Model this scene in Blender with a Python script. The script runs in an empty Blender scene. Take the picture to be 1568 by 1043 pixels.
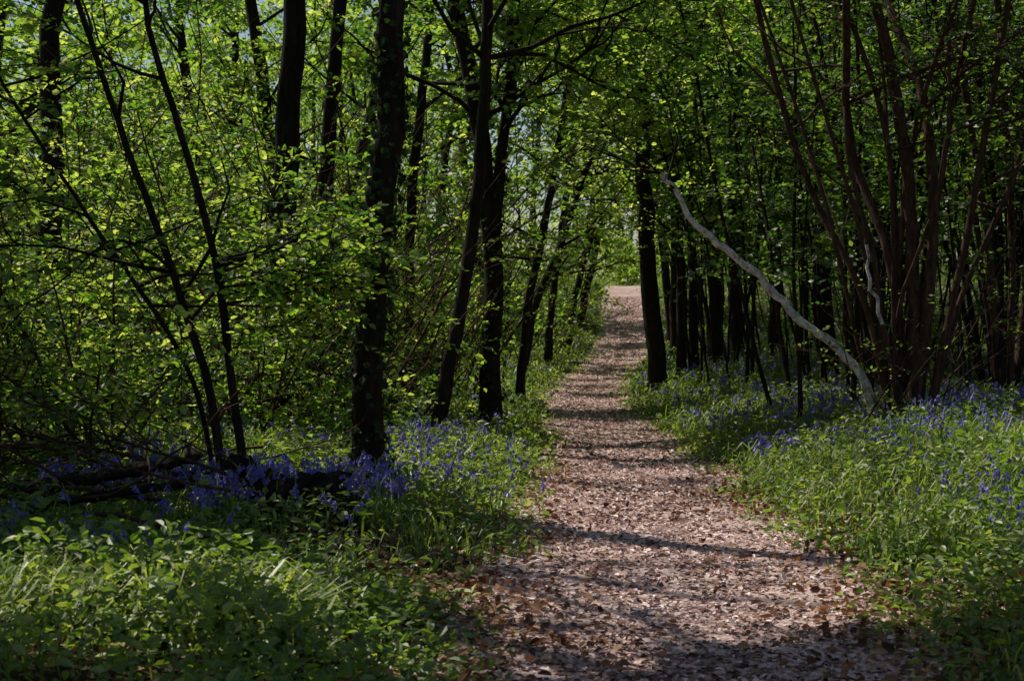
import bpy, math, numpy as np
from mathutils import Vector
rng = np.random.default_rng(11)
sc = bpy.context.scene
UP = np.array([0,0,1.0])

# ------------------------------------------------------------ terrain
_t = np.arange(-60, 400, 0.5)
def table(pairs, sm=3.0):
    ys = [p[0] for p in pairs]; vs = [p[1] for p in pairs]
    v = np.interp(_t, ys, vs)
    k = np.exp(-0.5*(np.arange(-12,13)*0.5/sm)**2); k /= k.sum()
    vp = np.pad(v, 12, mode='edge')
    return np.convolve(vp, k, mode='valid')
ZC = table([(-60,0.2),(0,0),(9.7,0),(18,-0.5),(25,-0.68),(32,-0.78),(40,-0.72),(45,-0.5),(62,1.25),(75,1.7),(100,1.6),(400,2)],2.0)
XC = table([(-60,-2),(0,0.7),(5.8,0.78),(9.7,0.92),(15,1.22),(20,1.42),(26,1.38),(32,1.62),(38,2.4),(45,3.45),(52,4.2),(62,4.95),(80,6.3),(95,9),(110,14),(400,90)],1.5)
HW = table([(-60,1.2),(0,1.2),(5.8,1.17),(9.7,1.08),(18,0.98),(25,0.9),(45,0.92),(62,1.0),(400,1.2)],2.0)
def zc(y): return np.interp(y,_t,ZC)
def xc(y): return np.interp(y,_t,XC)
def hw(y): return np.interp(y,_t,HW)
def sst(a): a=np.clip(a,0,1); return a*a*(3-2*a)
def wob(x,y,s=1.0):
    return (np.sin(x*1.3*s+1.7*np.sin(y*0.9*s))+np.sin(y*1.7*s+2.1*np.sin(x*0.7*s)+1.3)+np.sin((x+y)*0.63*s+0.5)+0.6*np.sin((x*2.9-y*2.3)*s+np.sin(y*3*s)))/3.6
def terrain(x,y):
    x=np.asarray(x,float); y=np.asarray(y,float)
    o=x-xc(y); h=hw(y)
    z=zc(y)+0.0*o
    r=np.maximum(o-h,0); l=np.maximum(-o-h,0)
    z=z+sst(r/2.2)*0.42+np.minimum(r,30)*0.02
    z=z+sst(l/1.0)*0.14+np.minimum(l,25)*0.004
    out=sst((np.abs(o)-h)/0.8)
    z=z+out*0.08*wob(x,y,1.0)+out*0.02*wob(x,y,4.0)
    z=z+(1-out)*(0.015*wob(x,y,2.2)-0.03*sst(1-np.abs(o)/h))
    return z

# ------------------------------------------------------------ materials
def newmat(name):
    m=bpy.data.materials.new(name); m.use_nodes=True
    nt=m.node_tree; nt.nodes.clear()
    return m,nt
def N(nt,t,**k):
    n=nt.nodes.new(t)
    for a,b in k.items(): setattr(n,a,b)
    return n
def ramp(nt,stops):
    r=N(nt,'ShaderNodeValToRGB'); e=r.color_ramp.elements
    e[0].position=stops[0][0]; e[0].color=(*stops[0][1],1)
    e[1].position=stops[-1][0]; e[1].color=(*stops[-1][1],1)
    for p,c in stops[1:-1]:
        x=e.new(p); x.color=(*c,1)
    return r
def leafmat(name, dstops, tstops, trans=0.5, gloss=0.03, rough=0.5):
    m,nt=newmat(name); L=nt.links.new
    a=N(nt,'ShaderNodeAttribute',attribute_name='rnd')
    d=ramp(nt,dstops); t=ramp(nt,tstops)
    L(a.outputs['Fac'],d.inputs[0]); L(a.outputs['Fac'],t.inputs[0])
    D=N(nt,'ShaderNodeBsdfDiffuse'); T=N(nt,'ShaderNodeBsdfTranslucent'); G=N(nt,'ShaderNodeBsdfGlossy')
    G.inputs['Roughness'].default_value=rough; G.inputs['Color'].default_value=(0.9,0.9,0.8,1)
    L(d.outputs[0],D.inputs[0]); L(t.outputs[0],T.inputs[0])
    m1=N(nt,'ShaderNodeMixShader'); m1.inputs[0].default_value=trans
    L(D.outputs[0],m1.inputs[1]); L(T.outputs[0],m1.inputs[2])
    m2=N(nt,'ShaderNodeMixShader'); m2.inputs[0].default_value=gloss
    L(m1.outputs[0],m2.inputs[1]); L(G.outputs[0],m2.inputs[2])
    o=N(nt,'ShaderNodeOutputMaterial'); L(m2.outputs[0],o.inputs[0])
    return m
def barkmat(name,c1,c2,c3,scale=14,stretch=0.18,bump=0.6,green=None):
    m,nt=newmat(name); L=nt.links.new
    tc=N(nt,'ShaderNodeTexCoord'); mp=N(nt,'ShaderNodeMapping'); mp.inputs['Scale'].default_value=(1,1,stretch)
    L(tc.outputs['Object'],mp.inputs[0])
    n1=N(nt,'ShaderNodeTexNoise'); n1.inputs['Scale'].default_value=scale; n1.inputs['Detail'].default_value=6
    n1.inputs['Roughness'].default_value=0.7
    L(mp.outputs[0],n1.inputs['Vector'])
    r=ramp(nt,[(0.32,c1),(0.52,c2),(0.7,c3)]); L(n1.outputs['Fac'],r.inputs[0])
    col=r.outputs[0]
    if green:
        n2=N(nt,'ShaderNodeTexNoise'); n2.inputs['Scale'].default_value=1.7; n2.inputs['Detail'].default_value=4
        L(tc.outputs['Object'],n2.inputs['Vector'])
        r2=ramp(nt,[(0.45,(0,0,0)),(0.65,(0.7,0.7,0.7))]); L(n2.outputs['Fac'],r2.inputs[0])
        mx=N(nt,'ShaderNodeMixRGB'); L(r2.outputs[0],mx.inputs[0]); L(col,mx.inputs[1]); mx.inputs[2].default_value=(*green,1)
        col=mx.outputs[0]
    p=N(nt,'ShaderNodeBsdfPrincipled'); p.inputs['Roughness'].default_value=0.9
    p.inputs['Specular IOR Level'].default_value=0.12
    L(col,p.inputs['Base Color'])
    b=N(nt,'ShaderNodeBump'); b.inputs['Strength'].default_value=bump; b.inputs['Distance'].default_value=0.03
    L(n1.outputs['Fac'],b.inputs['Height']); L(b.outputs[0],p.inputs['Normal'])
    o=N(nt,'ShaderNodeOutputMaterial'); L(p.outputs[0],o.inputs[0])
    return m
def soilmat(name,stops,s1=30,s2=1.2,bump=0.8,mixc=(0.03,0.02,0.015)):
    m,nt=newmat(name); L=nt.links.new
    tc=N(nt,'ShaderNodeTexCoord')
    v=N(nt,'ShaderNodeTexVoronoi'); v.inputs['Scale'].default_value=s1
    n0=N(nt,'ShaderNodeTexNoise'); n0.inputs['Scale'].default_value=s1*0.6; n0.inputs['Detail'].default_value=5
    n0.inputs['Roughness'].default_value=0.75
    L(tc.outputs['Object'],n0.inputs['Vector'])
    mxv=N(nt,'ShaderNodeMixRGB'); mxv.inputs[0].default_value=0.12
    L(tc.outputs['Object'],mxv.inputs[1]); L(n0.outputs['Color'],mxv.inputs[2]); L(mxv.outputs[0],v.inputs['Vector'])
    sp=N(nt,'ShaderNodeSeparateColor'); L(v.outputs['Color'],sp.inputs[0])
    ad=N(nt,'ShaderNodeMath',operation='MULTIPLY_ADD'); ad.inputs[1].default_value=0.5; L(sp.outputs[0],ad.inputs[0])
    ml=N(nt,'ShaderNodeMath',operation='MULTIPLY'); ml.inputs[1].default_value=0.5; L(n0.outputs['Fac'],ml.inputs[0]); L(ml.outputs[0],ad.inputs[2])
    r=ramp(nt,stops); L(ad.outputs[0],r.inputs[0])
    n2=N(nt,'ShaderNodeTexNoise'); n2.inputs['Scale'].default_value=s2; n2.inputs['Detail'].default_value=6
    L(tc.outputs['Object'],n2.inputs['Vector'])
    r2=ramp(nt,[(0.42,(0,0,0)),(0.7,(0.7,0.7,0.7))]); L(n2.outputs['Fac'],r2.inputs[0])
    mx=N(nt,'ShaderNodeMixRGB'); L(r2.outputs[0],mx.inputs[0]); L(r.outputs[0],mx.inputs[1]); mx.inputs[2].default_value=(*mixc,1)
    p=N(nt,'ShaderNodeBsdfPrincipled'); p.inputs['Roughness'].default_value=0.95; p.inputs['Specular IOR Level'].default_value=0.15
    L(mx.outputs[0],p.inputs['Base Color'])
    b=N(nt,'ShaderNodeBump'); b.inputs['Strength'].default_value=bump; b.inputs['Distance'].default_value=0.03
    L(ad.outputs[0],b.inputs['Height']); L(b.outputs[0],p.inputs['Normal'])
    o=N(nt,'ShaderNodeOutputMaterial'); L(p.outputs[0],o.inputs[0])
    return m

M_leaf = leafmat('young_leaf',[(0,(0.035,0.085,0.012)),(0.6,(0.085,0.155,0.018)),(1,(0.17,0.24,0.035))],
                 [(0,(0.08,0.22,0.015)),(0.5,(0.36,0.58,0.035)),(1,(0.85,0.93,0.14))],0.62,0.05)
M_leafd= leafmat('painted_shade_leaf',[(0,(0.02,0.05,0.008)),(0.6,(0.04,0.09,0.012)),(1,(0.07,0.12,0.02))],
                 [(0,(0.05,0.14,0.01)),(0.6,(0.15,0.30,0.018)),(1,(0.42,0.55,0.05))],0.5,0.05)  # darker leaf copy; shade of the right-hand wood put into its colour
M_ivy  = leafmat('ivy_leaf',[(0,(0.008,0.022,0.006)),(1,(0.025,0.05,0.012))],[(0,(0.02,0.05,0.006)),(1,(0.06,0.12,0.012))],0.25,0.02,0.5)
M_herb = leafmat('herb_leaf',[(0,(0.035,0.07,0.010)),(0.6,(0.09,0.15,0.022)),(1,(0.20,0.23,0.055))],
                 [(0,(0.12,0.24,0.012)),(0.6,(0.34,0.52,0.035)),(1,(0.66,0.74,0.09))],0.45,0.06)
M_bell = leafmat('bluebell_petal',[(0,(0.10,0.08,0.36)),(0.6,(0.20,0.16,0.58)),(1,(0.36,0.29,0.78))],
                 [(0,(0.15,0.10,0.50)),(1,(0.44,0.34,0.88))],0.4,0.02)
M_litter = leafmat('dead_leaf',[(0,(0.05,0.024,0.019)),(0.28,(0.25,0.13,0.105)),(0.55,(0.62,0.425,0.375)),(1,(0.88,0.73,0.68))],
                 [(0,(0.05,0.02,0.01)),(1,(0.3,0.16,0.10))],0.06,0.02)
M_litr = leafmat('russet_leaf',[(0,(0.05,0.022,0.012)),(0.5,(0.22,0.10,0.05)),(1,(0.50,0.31,0.18))],
                 [(0,(0.08,0.02,0.01)),(1,(0.4,0.15,0.04))],0.2,0.02)
M_bark = barkmat('bark',(0.007,0.005,0.004),(0.022,0.015,0.011),(0.05,0.034,0.025),green=(0.014,0.018,0.007))
M_barkr= barkmat('hazel_bark',(0.022,0.012,0.008),(0.065,0.036,0.024),(0.13,0.078,0.05),scale=22)
M_birch= barkmat('birch_bark',(0.10,0.085,0.075),(0.50,0.46,0.42),(0.78,0.74,0.70),scale=16,stretch=0.7,bump=0.5)
M_wood = barkmat('dead_wood',(0.006,0.004,0.003),(0.020,0.014,0.010),(0.06,0.042,0.03),scale=16,bump=1)
M_path = soilmat('path_litter',[(0.2,(0.16,0.085,0.07)),(0.38,(0.48,0.32,0.275)),(0.55,(0.68,0.51,0.455)),(0.8,(0.82,0.67,0.62))],60,1.0,0.8,(0.38,0.24,0.20))
M_soil = soilmat('woodland_soil',[(0.2,(0.012,0.010,0.005)),(0.5,(0.035,0.028,0.014)),(0.8,(0.09,0.065,0.035))],26,0.7,1.0,(0.03,0.042,0.01))

# ------------------------------------------------------------ builder
class B:
    def __init__(s): s.V=[];s.F=[];s.M=[];s.R=[];s.S=[];s.n=0
    def add(s,v,f,mat,rnd,smooth=False):
        if len(v)==0: return
        s.V.append(np.asarray(v,np.float32)); s.F.append(np.asarray(f,np.int32)+s.n); s.n+=len(v)
        s.M.append(np.broadcast_to(np.asarray(mat,np.int32),(len(f),))); s.R.append(np.broadcast_to(np.asarray(rnd,np.float32),(len(v),)))
        s.S.append(np.full(len(f),smooth,bool))
    def build(s,name,mats):
        V=np.concatenate(s.V);F=np.concatenate(s.F);me=bpy.data.meshes.new(name)
        me.vertices.add(len(V)); me.vertices.foreach_set('co',V.ravel())
        me.loops.add(F.size); me.loops.foreach_set('vertex_index',F.ravel())
        me.polygons.add(len(F)); me.polygons.foreach_set('loop_start',np.arange(0,F.size,4,dtype=np.int32))
        for m in mats: me.materials.append(m)
        me.polygons.foreach_set('material_index',np.concatenate(s.M))
        me.polygons.foreach_set('use_smooth',np.concatenate(s.S))
        a=me.attributes.new('rnd','FLOAT','POINT'); a.data.foreach_set('value',np.concatenate(s.R))
        me.update(calc_edges=True)
        o=bpy.data.objects.new(name,me); sc.collection.objects.link(o); return o

def nrm(a): return a/np.maximum(np.linalg.norm(a,axis=-1,keepdims=True),1e-9)
def resample(P,n):
    P=np.asarray(P,float)
    Q=np.vstack([2*P[0]-P[1],P,2*P[-1]-P[-2]])
    seg=np.linalg.norm(np.diff(P,axis=0),axis=1); cum=np.r_[0,np.cumsum(seg)]
    s=np.linspace(0,cum[-1],n); i=np.clip(np.searchsorted(cum,s,side='right')-1,0,len(P)-2)
    t=((s-cum[i])/seg[i])[:,None]
    a,b,c,d=Q[i],Q[i+1],Q[i+2],Q[i+3]
    return 0.5*((2*b)+(-a+c)*t+(2*a-5*b+4*c-d)*t*t+(-a+3*b-3*c+d)*t**3)
def tube(b,P,R,sides,mat,lump=0.0):
    P=np.asarray(P,float);R=np.asarray(R,float);n=len(P)
    T=nrm(np.gradient(P,axis=0)); mt=np.abs(T.mean(0)); ref=np.zeros(3); ref[np.argmin(mt)]=1
    U=nrm(np.cross(T,ref)); W=np.cross(T,U)
    a=np.linspace(0,2*np.pi,sides,endpoint=False)
    rr=R[:,None]*np.ones((1,sides))
    if lump: rr=rr*(1+lump*rng.normal(size=(n,sides))+lump*1.3*np.sin(3*a+rng.uniform(0,6))[None])
    V=P[:,None]+rr[...,None]*(np.cos(a)[None,:,None]*U[:,None]+np.sin(a)[None,:,None]*W[:,None])
    i=np.arange(n-1)[:,None]*sides; j=np.arange(sides)[None]; k=(j+1)%sides
    F=np.stack([i+j,i+k,i+sides+k,i+sides+j],-1).reshape(-1,4)
    b.add(V.reshape(-1,3),F,mat,0.5,True)
def leaves(b,P,L,Nn,S,mat,rnd,wid=0.3,simple=False):
    n=len(P)
    if n==0: return
    L=nrm(L); W=nrm(np.cross(Nn,L)); Nn=np.cross(L,W); S=S[:,None]
    if simple:
        V=np.stack([P,P+L*S*.5+W*S*wid,P+L*S-Nn*S*.08,P+L*S*.5-W*S*wid],1)
        F=np.arange(n)[:,None]*4+np.array([0,1,2,3])[None]; k=4
    else:
        V=np.stack([P,P+L*S*.3+W*S*wid+Nn*S*.07,P+L*S*.7+W*S*wid*.85+Nn*S*.04,P+L*S-Nn*S*.12,
                    P+L*S*.7-W*S*wid*.85+Nn*S*.04,P+L*S*.3-W*S*wid+Nn*S*.07],1)
        F=(np.arange(n)[:,None,None]*6+np.array([[0,1,2,3],[0,3,4,5]])[None]).reshape(-1,4); k=6
    b.add(V.reshape(-1,3),F,mat,np.repeat(rnd,k))
# sun geometry (shared by the lamp, the sky and the gaps cut in the canopy to shape sunlight)
AZ=math.radians(50); EL=math.radians(54)
SUN=np.array([-math.sin(AZ)*math.cos(EL),math.cos(AZ)*math.cos(EL),math.sin(EL)])
def tuft_sun_gap(P):
    """crown gap cut along the sun rays to light the near grass tufts"""
    g=P-SUN*((P[:,2]-.3)/SUN[2])[:,None]
    return (((g[:,0]+1.45)/1.0)**2+((g[:,1]-5.9)/.75)**2<1)&(P[:,2]>.9)
def gapmask(P):
    """canopy gaps cut along sun rays for path dapple; crowns above frame thinned"""
    h=P[:,2]-zc(P[:,1])
    g=P-SUN*(h/SUN[2])[:,None]
    o=g[:,0]-xc(g[:,1]); n=len(P); gy_=g[:,1]
    dark=(o<-2.0)&(gy_<8.6)
    inz=(o>-3.0)&(o<2.7+2.0*(gy_<15))&(gy_>-2)&(gy_<95)&~dark
    thr=0.08+0.30*((o>1.0)&(gy_<14)&(gy_>6))
    pat=wob(g[:,0]*0.5+3,gy_*1.15,1.25)>thr  # made-up band pattern: which crown leaves stay to shade the path
    keep=(~inz)|pat|(h<.9)
    g2=P-SUN*((P[:,2]-2.2)/SUN[2])[:,None]
    sp=(g2[:,0]>-4.6)&(g2[:,0]<0.2)&(g2[:,1]>9.3)&(g2[:,1]<16)&(P[:,2]>3.8)  # crowns thinned here to let sun onto the hazel sapling
    keep&=~(sp&(rng.random(n)<0.8))
    g3=P-SUN*((P[:,2]-1.7)/SUN[2])[:,None]     # crowns cut away so sun reaches the leaning birch
    bs=(g3[:,0]>1.4)&(g3[:,0]<4.2)&(np.abs(g3[:,1]-15)<.9)&(P[:,2]>2.6)
    keep&=~(bs&(rng.random(n)<0.95))
    keep&=~tuft_sun_gap(P)  # crown removed where it would shade the grass tufts
    hi=(h>2.6+0.26*np.maximum(P[:,1],8))&~(inz&pat)&~(dark&(o>-6))  # foliage above the camera frame, thinned to let more sun down
    thin=np.where((P[:,0]<-3)&(P[:,1]>12),0.6,0.45)
    keep&=~(hi&((wob(P[:,0]*.8,P[:,1]*.8+P[:,2])<0.05)|(rng.random(n)<thin)))
    return keep
def sprays(b,P,D,Ls,K,size,mat,twigmat,gap=True,simple=False,flat=0.45,twig=True):
    P=np.asarray(P,float);D=nrm(np.asarray(D,float))
    if gap and len(P):
        k=gapmask(P+D*Ls[:,None]*.5); P=P[k];D=D[k];Ls=Ls[k]
    n=len(P)
    if n==0: return
    S=nrm(np.cross(D,UP)+1e-4); drp=rng.uniform(0.05,0.3,n)
    pn=nrm(UP+0.35*rng.normal(size=(n,3)))
    t=(np.arange(K)+0.6)/K
    pos=P[:,None]+D[:,None]*(Ls[:,None]*t)[...,None]-UP*(drp[:,None]*Ls[:,None]*t**2)[...,None]
    side=np.where(np.arange(K)%2==0,1,-1)[None,:,None]
    ld=D[:,None]*0.6+S[:,None]*side*0.8+0.3*rng.normal(size=(n,K,3))-UP*0.12
    ld[:,-1]=D+0.2*rng.normal(size=(n,3))
    nn=pn[:,None]+flat*rng.normal(size=(n,K,3))
    sz=size*rng.uniform(0.5,1.2,(n,K))
    pos=pos+rng.normal(size=pos.shape)*0.15*size
    base=np.clip(rng.normal(0.43,0.27,n)+.14*wob(P[:,0]*.7,P[:,1]*.7+P[:,2]*1.1),0,1)
    rd=np.clip(base[:,None]+rng.normal(0,0.14,(n,K)),0,1)
    leaves(b,pos.reshape(-1,3),ld.reshape(-1,3),nn.reshape(-1,3),sz.ravel(),mat,rd.ravel(),simple=simple,wid=0.34)
    if twig and not simple:
        e=P+D*Ls[:,None]-UP*(drp*Ls)[:,None]; r=0.004*(1+size*4)
        m=(P+D*Ls[:,None]*.5-UP*(drp*Ls*.25)[:,None]); W=np.cross(D,S)
        V=np.stack([P+S*r,P-S*.5*r+W*r,P-S*.5*r-W*r,m+S*r*.7,m-S*.35*r+W*.7*r,m-S*.35*r-W*.7*r,e+S*r*.2,e-S*.1*r+W*.2*r,e-S*.1*r-W*.2*r],1)
        q=np.array([[0,1,4,3],[1,2,5,4],[2,0,3,5],[3,4,7,6],[4,5,8,7],[5,3,6,8]])
        b.add(V.reshape(-1,3),(np.arange(n)[:,None,None]*9+q[None]).reshape(-1,4),twigmat,0.5)

def wander(p,d,L,n,w,up):
    P=[np.array(p,float)]; d=np.array(d,float); d/=np.linalg.norm(d)
    for i in range(n):
        d=d+w*rng.normal(size=3)+np.array([0,0,up]); d/=np.linalg.norm(d); P.append(P[-1]+d*L/n)
    return np.array(P)
def rdir(up=0.3):
    a=rng.uniform(0,2*np.pi); return np.array([math.cos(a),math.sin(a),up])
def limb(b,p,d,L,r,lvl,SP,mat=0,kids=(4,3),dens=5,w=0.16,cull=True):
    P=wander(p,d,L,6 if lvl>0 else 5,w,0.05)
    if cull and lvl>0 and not gapmask(P[3:4])[0]: return
    if cull and lvl==0 and tuft_sun_gap(P).any(): return
    tube(b,P,np.linspace(r,r*0.3,len(P)),6 if r>0.03 else 4,mat)
    n=len(P)-1
    if lvl<len(kids):
        for k in range(kids[lvl]):
            f=rng.uniform(0.25,1); i=min(int(f*n),n-1); q=P[i]+(P[i+1]-P[i])*(f*n-i)
            t=nrm(P[i+1]-P[i]); dd=t*0.7+nrm(rng.normal(size=3)*np.array([1,1,0.5]))*0.8
            limb(b,q,dd,L*rng.uniform(0.4,0.65),r*0.5,lvl+1,SP,mat,kids,dens,w,cull)
    if lvl>=len(kids)-1:
        for k in range(dens):
            f=rng.uniform(0.15,1); i=min(int(f*n),n-1); q=P[i]+(P[i+1]-P[i])*(f*n-i)
            t=P[i+1]-P[i]; t=nrm(t)
            dd=t*0.5+rng.normal(size=3)*np.array([.7,.7,.22]); SP.append((q,dd))
def flush(b,SP,Lr,K,size,mat,tw,**k):
    if not SP: return
    P=np.array([s[0] for s in SP]);D=np.array([s[1] for s in SP])
    sprays(b,P,D,rng.uniform(Lr[0],Lr[1],len(P)),K,size,mat,tw,**k)
def ivy(b,P,R,n,z1,mat):
    m=P[:,2]<z1; idx=np.where(m)[0]
    if len(idx)<2: return
    f=rng.uniform(0,len(idx)-1.01,n)*rng.uniform(0.3,1,n)**0.3; i=idx[0]+f.astype(int); t=(f%1)[:,None]
    c=P[i]*(1-t)+P[i+1]*t; a=rng.uniform(0,2*np.pi,n)
    o=np.stack([np.cos(a),np.sin(a),np.zeros(n)],1); rr=R[i]*rng.uniform(0.95,1.6,n)
    leaves(b,c+o*rr[:,None],o*0.5+rng.normal(size=(n,3))*0.5-UP*0.6,o+0.5*rng.normal(size=(n,3)),rng.uniform(0.035,0.075,n),mat,rng.random(n),wid=0.4)

def tree(name,pts,r0,H,nl=9,hmin=3.5,mats=None,rtop=0.03,Ll=(1.6,3.4),dens=5,size=0.075,K=12,iv=0,sides=12,stems=(),kids=(4,3),leafmat_i=1,simple=False,flare=0.5):
    b=B(); mats=mats or [M_bark,M_leaf,M_ivy]; SP=[]
    pts=[np.array(p,float) for p in pts]
    allst=[(pts,r0,H)]+[([np.array(q,float) for q in s[0]],s[1],s[2]) for s in stems]
    for si,(pp,rr,HH) in enumerate(allst):
        d=nrm(pp[-1]-pp[-2]); p=pp[-1]
        ext=wander(p,d,max(HH-p[2],0.5)/max(d[2],0.4),5,0.07,0.05)[1:]
        P=resample(np.vstack([pp,ext]),34); P[1:]+=rng.normal(size=P[1:].shape)*rr*0.10
        tt=np.linspace(0,1,len(P)); R=rtop+(rr-rtop)*(1-tt)**0.75
        if si==0:
            z=P[:,2]-P[0,2]; R=R*(1+flare*np.exp(-np.maximum(z,0)/0.22)); P[0,2]-=0.15
        tube(b,P,R,sides,0,0.035)
        if iv: ivy(b,P,R,iv,P[0,2]+4.5,2)
        for k in range(nl):
            f=rng.uniform(0.0,1.0); z=hmin+(P[-1,2]-hmin)*f
            i=int(np.argmin(np.abs(P[:,2]-z))); 
            limb(b,P[i],rdir(rng.uniform(0.1,0.7)),rng.uniform(*Ll)*(1.1-0.4*f),min(R[i]*0.4+0.006,.04),0,SP,0,kids,dens)
    flush(b,SP,(0.35,0.8),K,size,leafmat_i,0,simple=simple)
    return b.build(name,mats)
def G(x,y,dz=0): return [x,y,float(terrain(x,y))+dz]

# ------------------------------------------------------------ ground + path
def gridmesh(name,X,Y,Z,mat):
    b=B(); ny,nx=X.shape
    V=np.stack([X,Y,Z],-1).reshape(-1,3); i=np.arange(ny-1)[:,None]*nx; j=np.arange(nx-1)[None]
    F=np.stack([i+j,i+j+1,i+nx+j+1,i+nx+j],-1).reshape(-1,4); b.add(V,F,0,0.5,True); return b.build(name,[mat])
gy=np.r_[np.arange(-40,0,2),np.arange(0,30,0.16),np.arange(30,80,0.4),np.arange(80,400,8)]
go=np.r_[np.arange(-300,-12,8),np.arange(-12,-3,0.3),np.arange(-3,5,0.12),np.arange(5,14,0.3),np.arange(14,300,8)]
O_,Y_=np.meshgrid(go,gy); X_=O_+xc(Y_)
Zg=terrain(X_,Y_)-0.05*(np.abs(O_)<hw(Y_)-0.12)
gridmesh('woodland_ground',X_,Y_,Zg,M_soil)
py=np.r_[np.arange(-5,30,0.08),np.arange(30,84,0.3)]; pu=np.linspace(-1,1,61)
U_,PY=np.meshgrid(pu,py); wL=hw(PY)*(1+0.10*wob(PY*1.3,PY*0.4,2.0)); PX=xc(PY)+U_*(wL+0.12)
PZ=terrain(PX,PY)+0.012+0.010*wob(PX,PY,7)+0.006*wob(PX,PY,17)-0.07*sst((np.abs(U_)-0.86)/0.14)
gridmesh('footpath',PX,PY,PZ,M_path)

def scatter_y(n,a,bb): return a*np.exp(rng.random(n)*math.log(bb/a))
b=B(); n=75000
y=scatter_y(n,3.2,62); o=rng.normal(0,0.68,n)*hw(y); x=xc(y)+o
P=np.stack([x,y,terrain(x,y)+0.012+rng.uniform(0,0.014,n)],1)
d=rng.normal(size=(n,3))*np.array([1,1,0.2]); nn=UP+0.34*rng.normal(size=(n,3))
leaves(b,P,d,nn,rng.uniform(0.010,0.044,n)*(1+y/40),0,np.clip(rng.normal(0.56,0.29,n)-.2*(wob(x,y,1.7)>.2),0,1),wid=0.27)
n=22000; y=scatter_y(n,3.2,30); o=rng.choice([-1,1],n,p=[.5,.5])*hw(y)*rng.normal(1.02,0.34,n); x=xc(y)+o
k=(wob(x,y,1.6)+rng.normal(0,.4,n)>-.1)&(rng.random(n)<np.clip(1.4-y/18,.12,1)); x,y=x[k],y[k]; n=len(x)
P=np.stack([x,y,terrain(x,y)+0.02+rng.uniform(0,0.04,n)],1)
leaves(b,P,rng.normal(size=(n,3))*np.array([1,1,0.3]),UP+0.6*rng.normal(size=(n,3)),rng.uniform(0.02,0.065,n),1,rng.random(n),wid=0.33)
n=16000; y=scatter_y(n,3.2,45); o=rng.choice([-1,1],n)*(hw(y)+rng.random(n)*(1.5+0.4*y)); x=xc(y)+o
P=np.stack([x,y,terrain(x,y)+0.01+rng.uniform(0,0.04,n)],1)
leaves(b,P,rng.normal(size=(n,3))*np.array([1,1,0.3]),UP+0.6*rng.normal(size=(n,3)),rng.uniform(0.04,0.08,n),1,rng.random(n)*0.8,wid=0.33)
b.build('leaf_litter',[M_litter,M_litr])

# ------------------------------------------------------------ verge plants
def blades(b,P,H,wd,lean,mat,rnd):
    n=len(P); a=rng.uniform(0,2*np.pi,n); o=np.stack([np.cos(a),np.sin(a),np.zeros(n)],1); w=np.stack([-np.sin(a),np.cos(a),np.zeros(n)],1)
    H=H[:,None]; l=lean[:,None]; wd=wd[:,None]
    p1=P+UP*H*.55+o*H*l*.25; p2=P+UP*H*(.92-.25*l)+o*H*l*.7; p3=P+UP*H*(.95-.6*l)+o*H*l*1.15
    V=np.stack([P-w*wd*.6,P+w*wd*.6,p1+w*wd,p1-w*wd,p2+w*wd*.7,p2-w*wd*.7,p3+w*wd*.08,p3-w*wd*.08],1)
    F=(np.arange(n)[:,None,None]*8+np.array([[0,1,2,3],[3,2,4,5],[5,4,6,7]])[None]).reshape(-1,4)
    b.add(V.reshape(-1,3),F,mat,np.repeat(rnd,8))
def verge(n,ymin,ymax,pl=0.5,spread=0.33,pw=1.3,jit=0.40):
    y=scatter_y(n,ymin,ymax); s=rng.choice([-1,1],n,p=[pl,1-pl]); lat=rng.random(n)**pw*(1.2+spread*y)
    edge=hw(y)*(1+0.18*wob(y*1.1+s*3,y*.5,1.3)+0.10*wob(y*3,s*2.,2.))
    x=xc(y)+s*(edge+lat-jit*rng.random(n)**2); return x,y,s,lat
b=B(); n=115000
x,y,s,lat=verge(n,3.3,90)
k=(wob(x,y,1.8)+rng.normal(0,0.25,n)>-0.1)&((s>0)|(rng.random(n)<np.clip(y/11-.15,.25,1))); x,y,s,lat=x[k],y[k],s[k],lat[k]; n=len(x)
g=sst(lat/0.7+0.12)
H=rng.uniform(0.08,0.30,n)*g*(1+y/90)*(1+.4*wob(x,y,.9))+0.02
blades(b,np.stack([x,y,terrain(x,y)-0.01],1),H,0.0035*(1+y/16)*rng.uniform(.6,1.5,n),rng.uniform(0.2,1.0,n),0,np.clip(rng.normal(0.5,0.28,n),0,1))
b.build('verge_grass',[M_herb])
b=B(); n=190000
x,y,s,lat=verge(n,3.3,100,pw=1.2)
k=wob(x+5,y,1.3)+rng.normal(0,0.22,n)>-0.22; x,y,s,lat=x[k],y[k],s[k],lat[k]; n=len(x)
h=rng.uniform(0.0,0.28,n)*sst(lat/0.6+0.1)*(1+0.8*wob(x,y,2.5))+0.015
P=np.stack([x,y,terrain(x,y)+h],1)
leaves(b,P,rng.normal(size=(n,3))*np.array([1,1,0.35]),UP+0.6*rng.normal(size=(n,3)),rng.uniform(0.018,0.062,n)*(1+y/28),0,np.clip(rng.normal(0.42,0.27,n)+0.25*wob(x,y,1.0),0,1),wid=0.25)
b.build('woodland_herbs',[M_herb])
def tuft(name,cx,cy,rad,n,h,w=.0055):
    b=B(); x=cx+rng.normal(0,rad,n); y=cy+rng.normal(0,rad*.8,n)
    blades(b,np.stack([x,y,terrain(x,y)-.01],1),rng.uniform(.5,1.1,n)*h,rng.uniform(.6,1.3,n)*w,rng.uniform(.3,1.1,n),0,rng.uniform(.6,1,n))
    b.build(name,[M_herb])
tuft('grass_tuft',-1.45,5.95,0.22,420,0.44,.008); tuft('grass_tuft',-1.05,5.8,0.12,160,0.40,.008); tuft('grass_tuft',-1.9,6.1,0.20,260,0.42,.008)
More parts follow.
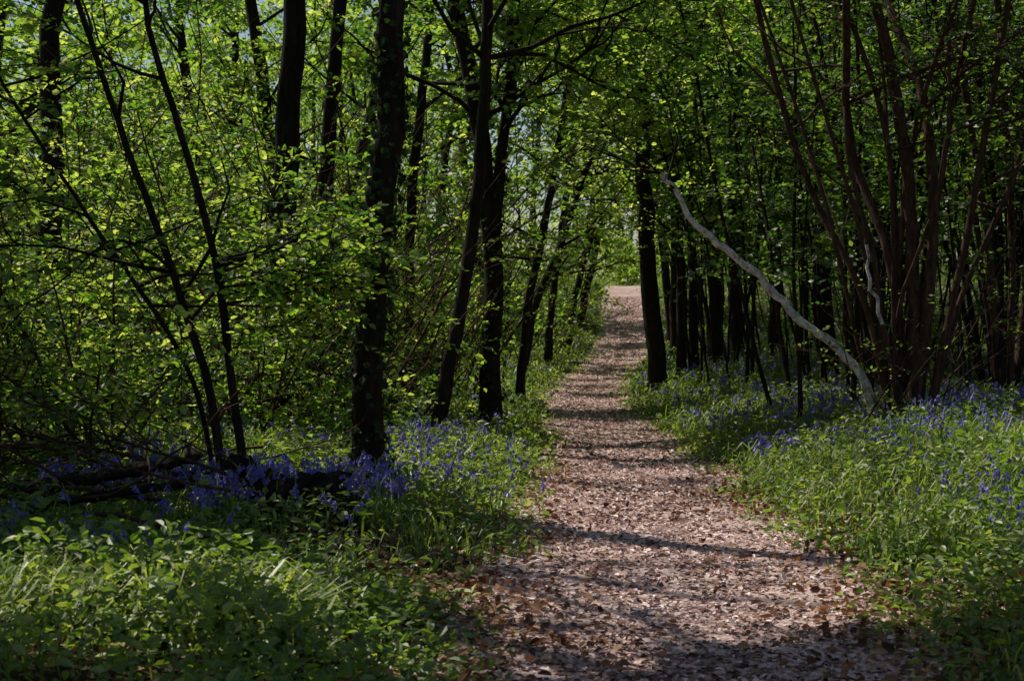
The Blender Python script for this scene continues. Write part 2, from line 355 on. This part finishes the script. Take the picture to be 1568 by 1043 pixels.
tuft('grass_tuft',3.2,7.6,0.25,300,0.25); tuft('grass_tuft',3.9,9.6,0.35,500,0.28)

# bluebells
def bluebells(name,x,y,sc_=1.0,nb=7,hs=1.0):
    b=B(); n=len(x); z=terrain(x,y); P=np.stack([x,y,z],1)
    H=rng.uniform(0.2,0.38,n)*hs; a=rng.uniform(0,2*np.pi,n); o=np.stack([np.cos(a),np.sin(a),np.zeros(n)],1)
    w=np.stack([-np.sin(a),np.cos(a),np.zeros(n)],1)*0.004
    m=P+UP*(H*.7)[:,None]+o*.02; t=P+UP*(H)[:,None]+o*(H*.28)[:,None]
    V=np.stack([P-w,P+w,m+w,m-w,t+w*.6,t-w*.6],1)
    b.add(V.reshape(-1,3),(np.arange(n)[:,None,None]*6+np.array([[0,1,2,3],[3,2,4,5]])[None]).reshape(-1,4),0,0.4)
    q=np.repeat(P,4,0)+rng.normal(size=(4*n,3))*np.array([.03,.03,0])
    blades(b,q,rng.uniform(.14,.28,4*n),np.full(4*n,.006),rng.uniform(.4,1.1,4*n),0,rng.uniform(.1,.7,4*n))
    f=rng.uniform(0.0,1.0,(n,nb)); q=m[:,None]*(1-f[...,None])+t[:,None]*f[...,None]
    sd=(o[:,None]*.5+rng.normal(size=(n,nb,3))*np.array([.6,.6,.1])); q=q+sd*0.012*sc_; q=q.reshape(-1,3); dn=nrm(sd.reshape(-1,3)*0.5-UP)
    N_=len(q); r=0.0065*sc_; L=0.020*sc_; u=nrm(np.cross(dn,[1,.2,.1])); v=np.cross(dn,u)
    ring=lambda c,rr:[c+u*rr,c+v*rr,c-u*rr,c-v*rr]
    V=np.stack(ring(q,r*.45)+ring(q+dn*L*.7,r)+ring(q+dn*L,r*1.7),1)
    fq=np.array([[i,(i+1)%4,4+(i+1)%4,4+i] for i in range(4)]+[[4+i,4+(i+1)%4,8+(i+1)%4,8+i] for i in range(4)])
    b.add(V.reshape(-1,3),(np.arange(N_)[:,None,None]*12+fq[None]).reshape(-1,4),1,np.repeat(rng.random(N_),12))
    b.build(name,[M_herb,M_bell])
def bb(n,side,y0,y1,l0,l1,thr=0.0,j=.4):
    y=scatter_y(n*5,y0,y1); l=l0+(l1-l0)*rng.random(n*5)*(0.25+y/40); x=xc(y)+side*(hw(y)+l)
    k=wob(x*1.4,y*0.9,1.9)+rng.normal(0,j,n*5)>thr; return x[k][:n],y[k][:n]
x1,y1=bb(200,-1,8.5,14,0.7,8,0.3,.2); x2,y2=bb(1000,1,7,16,.7,9,0.1); bluebells('bluebells',np.r_[x1,x2],np.r_[y1,y2],1.15,5)
x1,y1=bb(450,-1,14,40,0.4,7,.2,.25); x2,y2=bb(1800,1,14,45,0.3,9,.0,.3); bluebells('bluebells',np.r_[x1,x2],np.r_[y1,y2],1.9,4)
n=620; x=rng.uniform(-3.7,-0.7,n); y=rng.normal(9.1,0.6,n); k=(wob(x*1.2,y*1.2,2.2)>.0)&~((x>-1.7)&(x<-1.0)&(y<8.7)); x,y=x[k],y[k]; bluebells('bluebells',x,y,1.2,7,1.15)
n=150; x=rng.normal(-0.75,0.45,n); y=rng.uniform(9.8,16,n); bluebells('bluebells',x,y,1.25,6)
n=26; x=rng.uniform(-2.2,-1.5,n); y=rng.uniform(6.4,7.4,n); bluebells('bluebells',x,y,1.0,6,1.1)

# ------------------------------------------------------------ left trees
tree('ivy_clad_tree',[G(-1.08,10.6),(-1.07,10.6,1.2),(-1.02,10.6,1.88),(-.92,10.6,2.75),(-.88,10.6,3.77)],0.118,13,nl=24,hmin=4.6,iv=900,Ll=(1.8,4.0),size=.12)
tree('oak_tree',[G(-.33,20.4),(-.30,20.4,.8),(-.26,20.4,2.0),(-.44,20.4,3.85),(-.66,20.4,5.0),(-.8,20.4,5.75)],0.15,14,nl=20,hmin=3.5,iv=500,size=.10,
     stems=[([(-.27,20.4,2.0),(-.18,20.4,3.2),(0.0,20.4,4.8),(.06,20.4,5.8)],0.085,12)])
tree('oak_tree',[G(-.93,17.8),(-.84,17.8,.45),(-.69,17.8,1.12),(-.49,17.8,2.34),(-.37,17.8,3.57),(-.30,17.8,4.9)],0.095,11,nl=16,hmin=4,size=.095)
tree('oak_tree',[G(-3.25,20),(-3.2,20,2.4),(-3.12,20,4.0),(-3.05,20,5.7)],0.21,15,nl=14,hmin=4.5,iv=600)
tree('oak_tree',[G(-3.5,26),(-3.4,26,3.2),(-3.2,26,6)],0.17,15,nl=12,hmin=3.5,iv=600,size=.09)
tree('oak_tree',[G(-6.1,18.5),(-6.0,18.5,2.4),(-5.95,18.5,5)],0.17,14,nl=9,hmin=4)
tree('oak_tree',[G(-2.0,27),(-1.9,27,3.2),(-1.6,27,6)],0.11,14,nl=12,hmin=3,size=.10)
for (x,y,lx,r) in [(0.15,28,.75,.09),(.25,34,1.5,.10),(1.0,39,.5,.11),(1.7,44,1.0,.12),(-.6,33,.3,.1),(2.5,52,.8,.13)]:
    tree('oak_tree',[G(x,y),(x+lx*.2,y,1.2),(x+lx*.6,y,2.6),(x+lx,y,4.4)],r,11,nl=17,hmin=1.8,size=.12,K=11,dens=5,sides=8,Ll=(1.4,3.2),simple=y>30)
for (x,y) in [(-9,24),(-5,30),(-7.5,34),(-11,30),(-4,38),(-9,44),(-2,44),(-5,52),(-1,55)]:
    tree('oak_tree',[G(x,y),(x+rng.normal(0,.3),y,2.5),(x+rng.normal(0,.5),y,6)],rng.uniform(.13,.22),14,nl=12,hmin=3,size=.15,K=12,sides=8,simple=True)

tree('hazel_sapling',[G(-2.02,10),(-2.13,10,.87),(-2.29,10,1.42),(-2.5,10,2.05),(-2.73,10,2.69),(-3.05,10,3.65)],.034,6,nl=13,hmin=1.3,
   mats=[M_bark,M_leaf,M_ivy],rtop=.006,Ll=(.7,1.5),dens=5,size=.072,K=11,kids=(3,),sides=8,flare=.2,
   stems=[([G(-1.86,10),(-1.99,10,1.05),(-2.08,10,1.78),(-2.27,10,2.51),(-2.52,10,3.33),(-2.56,10,3.65)],.034,6.2),
          ([G(-2.08,10.1),(-2.32,10.1,1.05),(-3.0,10.1,2.1),(-3.55,10.1,2.96)],.02,4.4)])
b=B(); SP=[]
for k in range(10):
    limb(b,np.array([-2.05,10.0,rng.uniform(1.25,1.85)]),np.array([1,rng.normal(0,.2),rng.uniform(-.02,.22)]),rng.uniform(.85,1.25),.010,0,SP,0,(3,),5,.12,False)
flush(b,SP,(.25,.5),11,.066,1,0,gap=False); b.build('hazel_branch',[M_bark,M_leaf])

# ------------------------------------------------------------ thickets
def shrub(b,x,y,ns,Lr,size,K,ps,bias=(0,0),mat=1,simple=False,r=.018,zmin=.15,spr=1.0):
    SP=[]; base=np.array(G(x,y,-.05))
    for i in range(ns):
        d=rdir(rng.uniform(1.0,2.6)); d[0]+=bias[0]; d[1]+=bias[1]; L=rng.uniform(*Lr)
        P=wander(base+rng.normal(size=3)*[.15,.15,0],d,L,8,.09,-.015); rr=r*rng.uniform(.6,1.4)
        tube(b,P,np.linspace(rr,rr*.25,len(P)),4,0)
        for k in range(4):
            i0=rng.integers(2,7); Q=wander(P[i0],nrm(P[i0+1]-P[i0])*.5+rdir(.2)*.8,L*.28,4,.15,.0)
            if not simple: tube(b,Q,np.linspace(rr*.45,rr*.12,len(Q)),3,0)
            for m in range(ps//6): 
                j=rng.integers(0,4); SP.append((Q[j]+(Q[j+1]-Q[j])*rng.random(),nrm(Q[j+1]-Q[j])*.4+rng.normal(size=3)*[.7,.7,.2]))
        for k in range(ps//3):
            f=zmin*8+rng.random()*(7.9-zmin*8); j=int(f); SP.append((P[j]+(P[j+1]-P[j])*(f-j),rdir(.15)+.3*rng.normal(size=3)))
    flush(b,SP,(.3*spr,.65*spr),K,size,mat,0,simple=simple)
for (x,y,ns,L) in [(-3.6,12.5,8,(1.5,4)),(-4.4,13.5,9,(2.5,5)),(-2.6,13.8,7,(1.5,4)),(-1.9,14.6,6,(1.2,3)),(-3.3,15.5,9,(2.5,5.5)),(-5.2,16,8,(2.5,5)),(-4.2,18,8,(2.5,5)),(-2.3,17.5,7,(2,4.5)),(-1.6,19.5,6,(2,4.5)),(-6,20,8,(3,5.5)),(-3.9,11.2,5,(1.0,2.6)),(-1.3,23,6,(2,4.5)),(-2.9,16.8,7,(3,5.5)),(-4.9,14.6,7,(3,5)),(-3.2,10.9,5,(1,2))]:
    b=B(); shrub(b,x,y,ns,L,.072,12,27); b.build('hazel_shrub',[M_barkr,M_leaf])
b=B()
for i in range(120):
    y=rng.uniform(20,56); l=rng.uniform(.9,1.8+y*.34); x=xc(y)-hw(y)-l
    shrub(b,x,y,6,(2.5,4.5) if i%2 else (5,9),.08+.0015*y,11,24,simple=y>24,spr=1.5)
b.build('hazel_thicket',[M_barkr,M_leaf])

# ------------------------------------------------------------ right side
tree('oak_tree',[G(3.11,30),(2.98,30,.6),(2.88,30,1.5),(2.78,30,3.5),(2.7,30,7.6)],.2,14,nl=20,hmin=2.8,size=.10,Ll=(1.8,4))
for (x,y,r,lx) in [(3.96,33,.12,-.1),(4.3,33.5,.12,-.12),(5.05,35,.18,-.2),(5.7,36,.19,-.1),(4.7,41,.15,0),(5.2,46,.15,-.5),(6.3,52,.16,-.4),(7,38,.16,.1),(6.3,28,.13,-.3),(8,31,.17,0)]:
    tree('oak_tree',[G(x,y),(x+lx*.3,y,1.2),(x+lx,y,4.4)],r,13,nl=14,hmin=2.8,size=.12,K=10,dens=5,sides=9,Ll=(1.6,3.2),simple=y>34)
cop=[((4.28,.0),(4.22,2.56),(4.0,3.8),(3.80,4.65),.085),((4.18,.1),(3.95,1.9),(3.65,3.2),(3.25,4.7),.055),((4.0,-.1),(3.75,1.5),(3.1,2.9),(2.5,4.7),.04),
     ((4.3,.1),(4.4,2.2),(4.35,3.6),(4.2,4.7),.07),((4.35,-.1),(4.65,1.9),(4.9,3.2),(5.1,4.7),.045),((4.2,.2),(4.2,2),(3.9,3.4),(3.5,4.7),.04),
     ((4.1,.15),(4.1,1.6),(4.25,3.2),(4.6,4.7),.035),((4.0,0),(3.8,1.8),(3.6,3.0),(3.55,4.7),.032),((3.95,-.1),(3.9,1.0),(3.55,2.2),(2.9,4.0),.026),
     ((4.4,0),(4.8,1.5),(5.3,3.0),(5.6,4.7),.035),((4.05,-.15),(4.0,1.2),(3.97,2.6),(3.9,4.5),.026),((4.1,-.1),(4.1,1.3),(4.45,2.8),(4.5,4.5),.026),
     ((3.9,0),(3.7,1.1),(3.2,2.6),(2.8,4.3),.022),((4.35,.1),(4.5,1.3),(4.6,2.6),(4.85,4.6),.04)]
stems=[]
for i,c in enumerate(cop):
    x0,dy=c[0]; yy=15+dy; e=rng.normal(0,.25,3)
    pts=[G(x0,yy)]+[(c[j][0]+rng.normal(0,.04),yy+e[j-1]*j*.6,c[j][1]) for j in (1,2,3)]
    stems.append((pts,c[4],rng.uniform(7,9.5)))
m=stems[0]
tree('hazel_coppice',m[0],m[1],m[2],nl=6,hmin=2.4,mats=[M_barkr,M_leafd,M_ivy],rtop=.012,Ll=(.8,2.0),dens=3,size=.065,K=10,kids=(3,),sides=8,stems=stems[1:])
b=B(); shrub(b,4.0,14.8,9,(1.2,3.5),.06,9,6,bias=(-.1,0),r=.010); shrub(b,4.5,14.9,7,(1.5,3.5),.06,9,9,r=.010); b.build('hazel_shrub',[M_barkr,M_leaf])
b=B(); P=resample([G(3.9,15.05,-.1),(3.72,15,.62),(3.42,15,.98),(3.0,15,1.3),(2.66,14.95,1.66),(2.38,14.9,1.90),(2.05,14.8,2.13),(1.83,14.8,2.36),(1.70,14.75,2.60),(1.52,14.7,2.78)],40)
P[2:]+=rng.normal(size=P[2:].shape)*.010
R=np.linspace(.058,.026,40)*(1+.12*rng.normal(size=40)*(rng.random(40)<.3)); tube(b,P,R,12,0,.04); SP=[]
for (i,d,L) in [(22,(-.6,.2,.9),.2),(28,(.5,.2,.8),.22)]:
    Q=wander(P[i],d,L,4,.2,0); tube(b,Q,np.linspace(.009,.003,5),5,2)
for (q,d,L) in [((1.52,14.7,2.78),(-1,0,.15),1.0),((1.52,14.7,2.78),(-.9,.3,.0),1.2),((1.70,14.75,2.60),(-.6,-.1,.7),1.3),((2.05,14.8,2.13),(-.2,.3,1),.8),((1.6,14.7,2.7),(.3,.1,1),1.2)]:
    limb(b,np.array(q),np.array(d,float),L,.016,0,SP,2,(3,),4,.14,False)
flush(b,SP,(.25,.5),8,.055,1,2,gap=False); b.build('leaning_birch',[M_birch,M_leaf,M_bark])
b=B(); P=resample([G(4.05,14.9),(3.95,14.7,.8),(3.80,14.65,1.3),(3.68,14.6,1.65),(3.64,14.6,1.95),(3.58,14.6,2.3),(3.4,14.6,2.7)],24)
P[1:]+=rng.normal(size=P[1:].shape)*.012; R=np.linspace(.028,.010,24)
tube(b,P[:11],R[:11],8,1,.05); tube(b,P[10:18],R[10:18],8,0,.05); tube(b,P[17:],R[17:],8,1,.05); b.build('hazel_stem',[M_birch,M_barkr])
for (x,y,ns) in [(6.3,18,9),(5.6,21,8),(7.6,22,9),(9,26,9),(6.4,25,8),(8.5,20,8),(7.2,15.5,6)]:
    stems=[]
    for i in range(ns):
        a=rng.uniform(0,6.28); o=np.array([math.cos(a),math.sin(a)])*rng.uniform(.1,.3); k=rng.uniform(1,3.2)
        stems.append(([G(x+o[0],y+o[1]),(x+o[0]*(1+k),y+o[1]*(1+k),2.3),(x+o[0]*(1+2.2*k)-.2,y+o[1]*(1+2*k),5)],rng.uniform(.025,.06),rng.uniform(7,10)))
    m=stems[0]
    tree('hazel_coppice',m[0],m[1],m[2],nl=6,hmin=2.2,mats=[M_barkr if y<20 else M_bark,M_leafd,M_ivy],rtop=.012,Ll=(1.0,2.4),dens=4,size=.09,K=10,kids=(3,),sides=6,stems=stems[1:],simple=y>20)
b=B(); SP=[]
for i in range(230):
    y=rng.uniform(17,55); x=xc(y)+hw(y)+1.2+rng.random()*(1+y*.33); r=rng.uniform(.015,.05)
    P=wander(G(x,y,-.1),[rng.normal(-.05,.10),rng.normal(0,.1),1],rng.uniform(5,9),8,.05,.0); tube(b,P,np.linspace(r,r*.35,9),5,0)
    for k in range(10):
        j=rng.integers(3,8); q=P[j]; d=rdir(.3); Q=wander(q,d,rng.uniform(.6,1.6),3,.15,0); tube(b,Q,np.linspace(r*.3,.004,4),3,0)
        for m in range(4): SP.append((Q[rng.integers(1,4)],rdir(.1)+.3*rng.normal(size=3)))
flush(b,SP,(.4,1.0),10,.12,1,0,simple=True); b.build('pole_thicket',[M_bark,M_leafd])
b=B()
for i in range(20):
    y=rng.uniform(22,52); x=xc(y)+hw(y)+rng.uniform(3.0,3.5+y*.34); shrub(b,x,y,5,(1.0,3.0),.10,10,15,simple=True,mat=1,spr=1.2)
b.build('bramble_undergrowth',[M_barkr,M_leafd])

# ------------------------------------------------------------ rotten log & dead branches
def logpart(b,pts,r,n=22):
    P=resample(pts,n); P[1:-1]+=rng.normal(size=P[1:-1].shape)*r*.18
    R=r*(1+.18*rng.normal(size=n)); R[0]*=.3; R[-1]*=.15; R[1]*=.7; tube(b,P,R,12,0,.14)
b=B(); logpart(b,[G(-1.75,9.0,.06),G(-1.5,8.85,.18),G(-1.2,8.75,.22),G(-.95,8.65,.06)],.09)
logpart(b,[G(-1.6,8.6,.05),G(-1.3,8.7,.26),G(-1.0,8.85,.32)],.045,14)
b.build('rotten_log',[M_wood])
b=B(); logpart(b,[G(-2.0,9.6,-.05),G(-1.88,9.5,.2),G(-1.75,9.45,.42)],.11,14); logpart(b,[G(-1.9,9.5,.05),G(-1.65,9.3,.2),G(-1.45,9.2,.1)],.06,14); b.build('tree_stump',[M_wood])
b=B(); logpart(b,[G(-3.6,8.8,.12),G(-3.0,8.9,.24),G(-2.5,9.1,.34),G(-2.05,9.4,.42)],.04,24)
logpart(b,[G(-3.1,8.1,.12),G(-2.5,8.4,.26),G(-1.9,8.6,.32)],.025,18); b.build('fallen_branch',[M_wood])
b=B()
for i in range(60):
    x=rng.uniform(-4.3,-1.6); y=rng.uniform(8.0,11); d=[rng.normal(),rng.normal()*.4,rng.uniform(-.05,.35)]
    if x>-2.4: d[0]=-abs(d[0])
    L=rng.uniform(.6,1.9); Q=wander(G(x,y,rng.uniform(.12,.4)),d,L,7,.14,-.02)
    r=rng.uniform(.006,.018); tube(b,Q,np.linspace(r,r*.3,8),5,0)
    for k in range(3):
        j=rng.integers(2,7); S_=wander(Q[j],nrm(Q[j]-Q[j-1])+.7*rng.normal(size=3),L*.35,4,.15,0); tube(b,S_,np.linspace(r*.5,.002,5),3,0)
b.build('dead_branches',[M_barkr])

# ------------------------------------------------------------ distant woodland, unseen shade trees
def mass(name,cl,nleaf,size,mat,trunks=True,low=.42):
    b=B()
    C=np.array(cl)
    for c in C:
        if trunks:
            P=wander(G(c[0],c[1],-.2),[rng.normal(0,.06),0,1],c[2]+c[3]*.6,6,.04,0); tube(b,P,np.linspace(.16,.04,7),5,0)
    for c in C:
        k=rng.integers(12,18)
        z0=float(terrain(c[0],c[1]))
        cc=np.array([c[0],c[1],z0+c[2]])+rng.normal(size=(k,3))*np.array([c[3]*.55,c[3]*.55,c[2]*low])
        n=int(nleaf/k)
        for q in cc:
            if q[2]<z0+.3: q[2]=z0+.5+rng.random()*2
            rr=rng.uniform(.8,1.7); v=nrm(rng.normal(size=(n,3)))*rr*(rng.random((n,1))**.45)*np.array([1.2,1.2,.6])
            P=q+v
            leaves(b,P,rng.normal(size=(n,3)),UP+.8*rng.normal(size=(n,3)),rng.uniform(.6,1.3,n)*size,1,np.clip(rng.normal(rng.uniform(.2,.8),.15,n),0,1),simple=True)
    return b.build(name,[M_bark,mat])
cl=[]
for i in range(70):
    y=rng.uniform(52,80); side=rng.choice([-1,1]); off=rng.uniform(3.6,32)
    if side<0 and y>58: off=max(off,11)
    cl.append((xc(y)+side*off,y,rng.uniform(5,12),rng.uniform(2.5,4)))
mass('distant_trees',cl,1050,.28,M_leaf)
cl=[]
for i in range(120):
    y=rng.uniform(98,135); x=rng.uniform(-42,62); cl.append((x,y,rng.uniform(7,23),rng.uniform(3.5,6)))
mass('distant_trees',cl,850,.45,M_leaf)
cl=[(rng.uniform(2,26),rng.uniform(90,97),rng.uniform(.8,2.4),2.2) for i in range(16)]
mass('hedge',cl,900,.25,M_leaf,trunks=False)
for (x,y,hh) in [(-6,7.5,11),(-5.2,10.5,12),(-7.5,9.5,11),(-8.5,12.5,11),(-6.3,13,12),(-4.3,8.3,11),(-4.2,4.6,10),(-5.4,12.2,12)]:  # unseen trees added left of frame; dense crowns shade foreground and path
    tree('oak_tree',[G(x,y),(x,y,3),(x+.1,y,6)],.14,hh,nl=30,hmin=4.5,size=.16,K=11,sides=8,simple=True,Ll=(2,3.8))
for (x,y) in [(-5.5,2),(5.5,5),(7.5,10),(-3.5,-3),(4.5,-2),(-12,15)]:  # unseen trees around the camera, added for overhead shade
    tree('oak_tree',[G(x,y),(x,y,3),(x+.2,y,6)],.18,13,nl=10,hmin=4.5,size=.13,K=9,sides=8,simple=True)

# ------------------------------------------------------------ light, sky, camera
w=bpy.data.worlds.new('World'); sc.world=w; w.use_nodes=True; nt=w.node_tree
bg=nt.nodes['Background']; sk=nt.nodes.new('ShaderNodeTexSky'); sk.sky_type='NISHITA'; sk.sun_disc=False
sk.sun_elevation=EL; sk.sun_rotation=-AZ
nt.links.new(sk.outputs[0],bg.inputs[0]); bg.inputs[1].default_value=0.08
sl=bpy.data.lights.new('sun','SUN'); sl.energy=5; sl.angle=math.radians(.5); sl.color=(1,.95,.85)
so=bpy.data.objects.new('sun',sl); sc.collection.objects.link(so)
so.rotation_euler=Vector(SUN).to_track_quat('Z','Y').to_euler()
cam=bpy.data.cameras.new('camera'); co=bpy.data.objects.new('camera',cam); sc.collection.objects.link(co)
co.location=(0,0,1.6); co.rotation_euler=(math.radians(90-2.13),0,0); cam.lens=50; cam.sensor_width=36; cam.clip_end=1000; cam.clip_start=.1
cam.dof.use_dof=True; cam.dof.focus_distance=13; cam.dof.aperture_fstop=5.6
sc.camera=co
sc.view_settings.view_transform='Standard'; sc.view_settings.look='None'; sc.view_settings.exposure=0
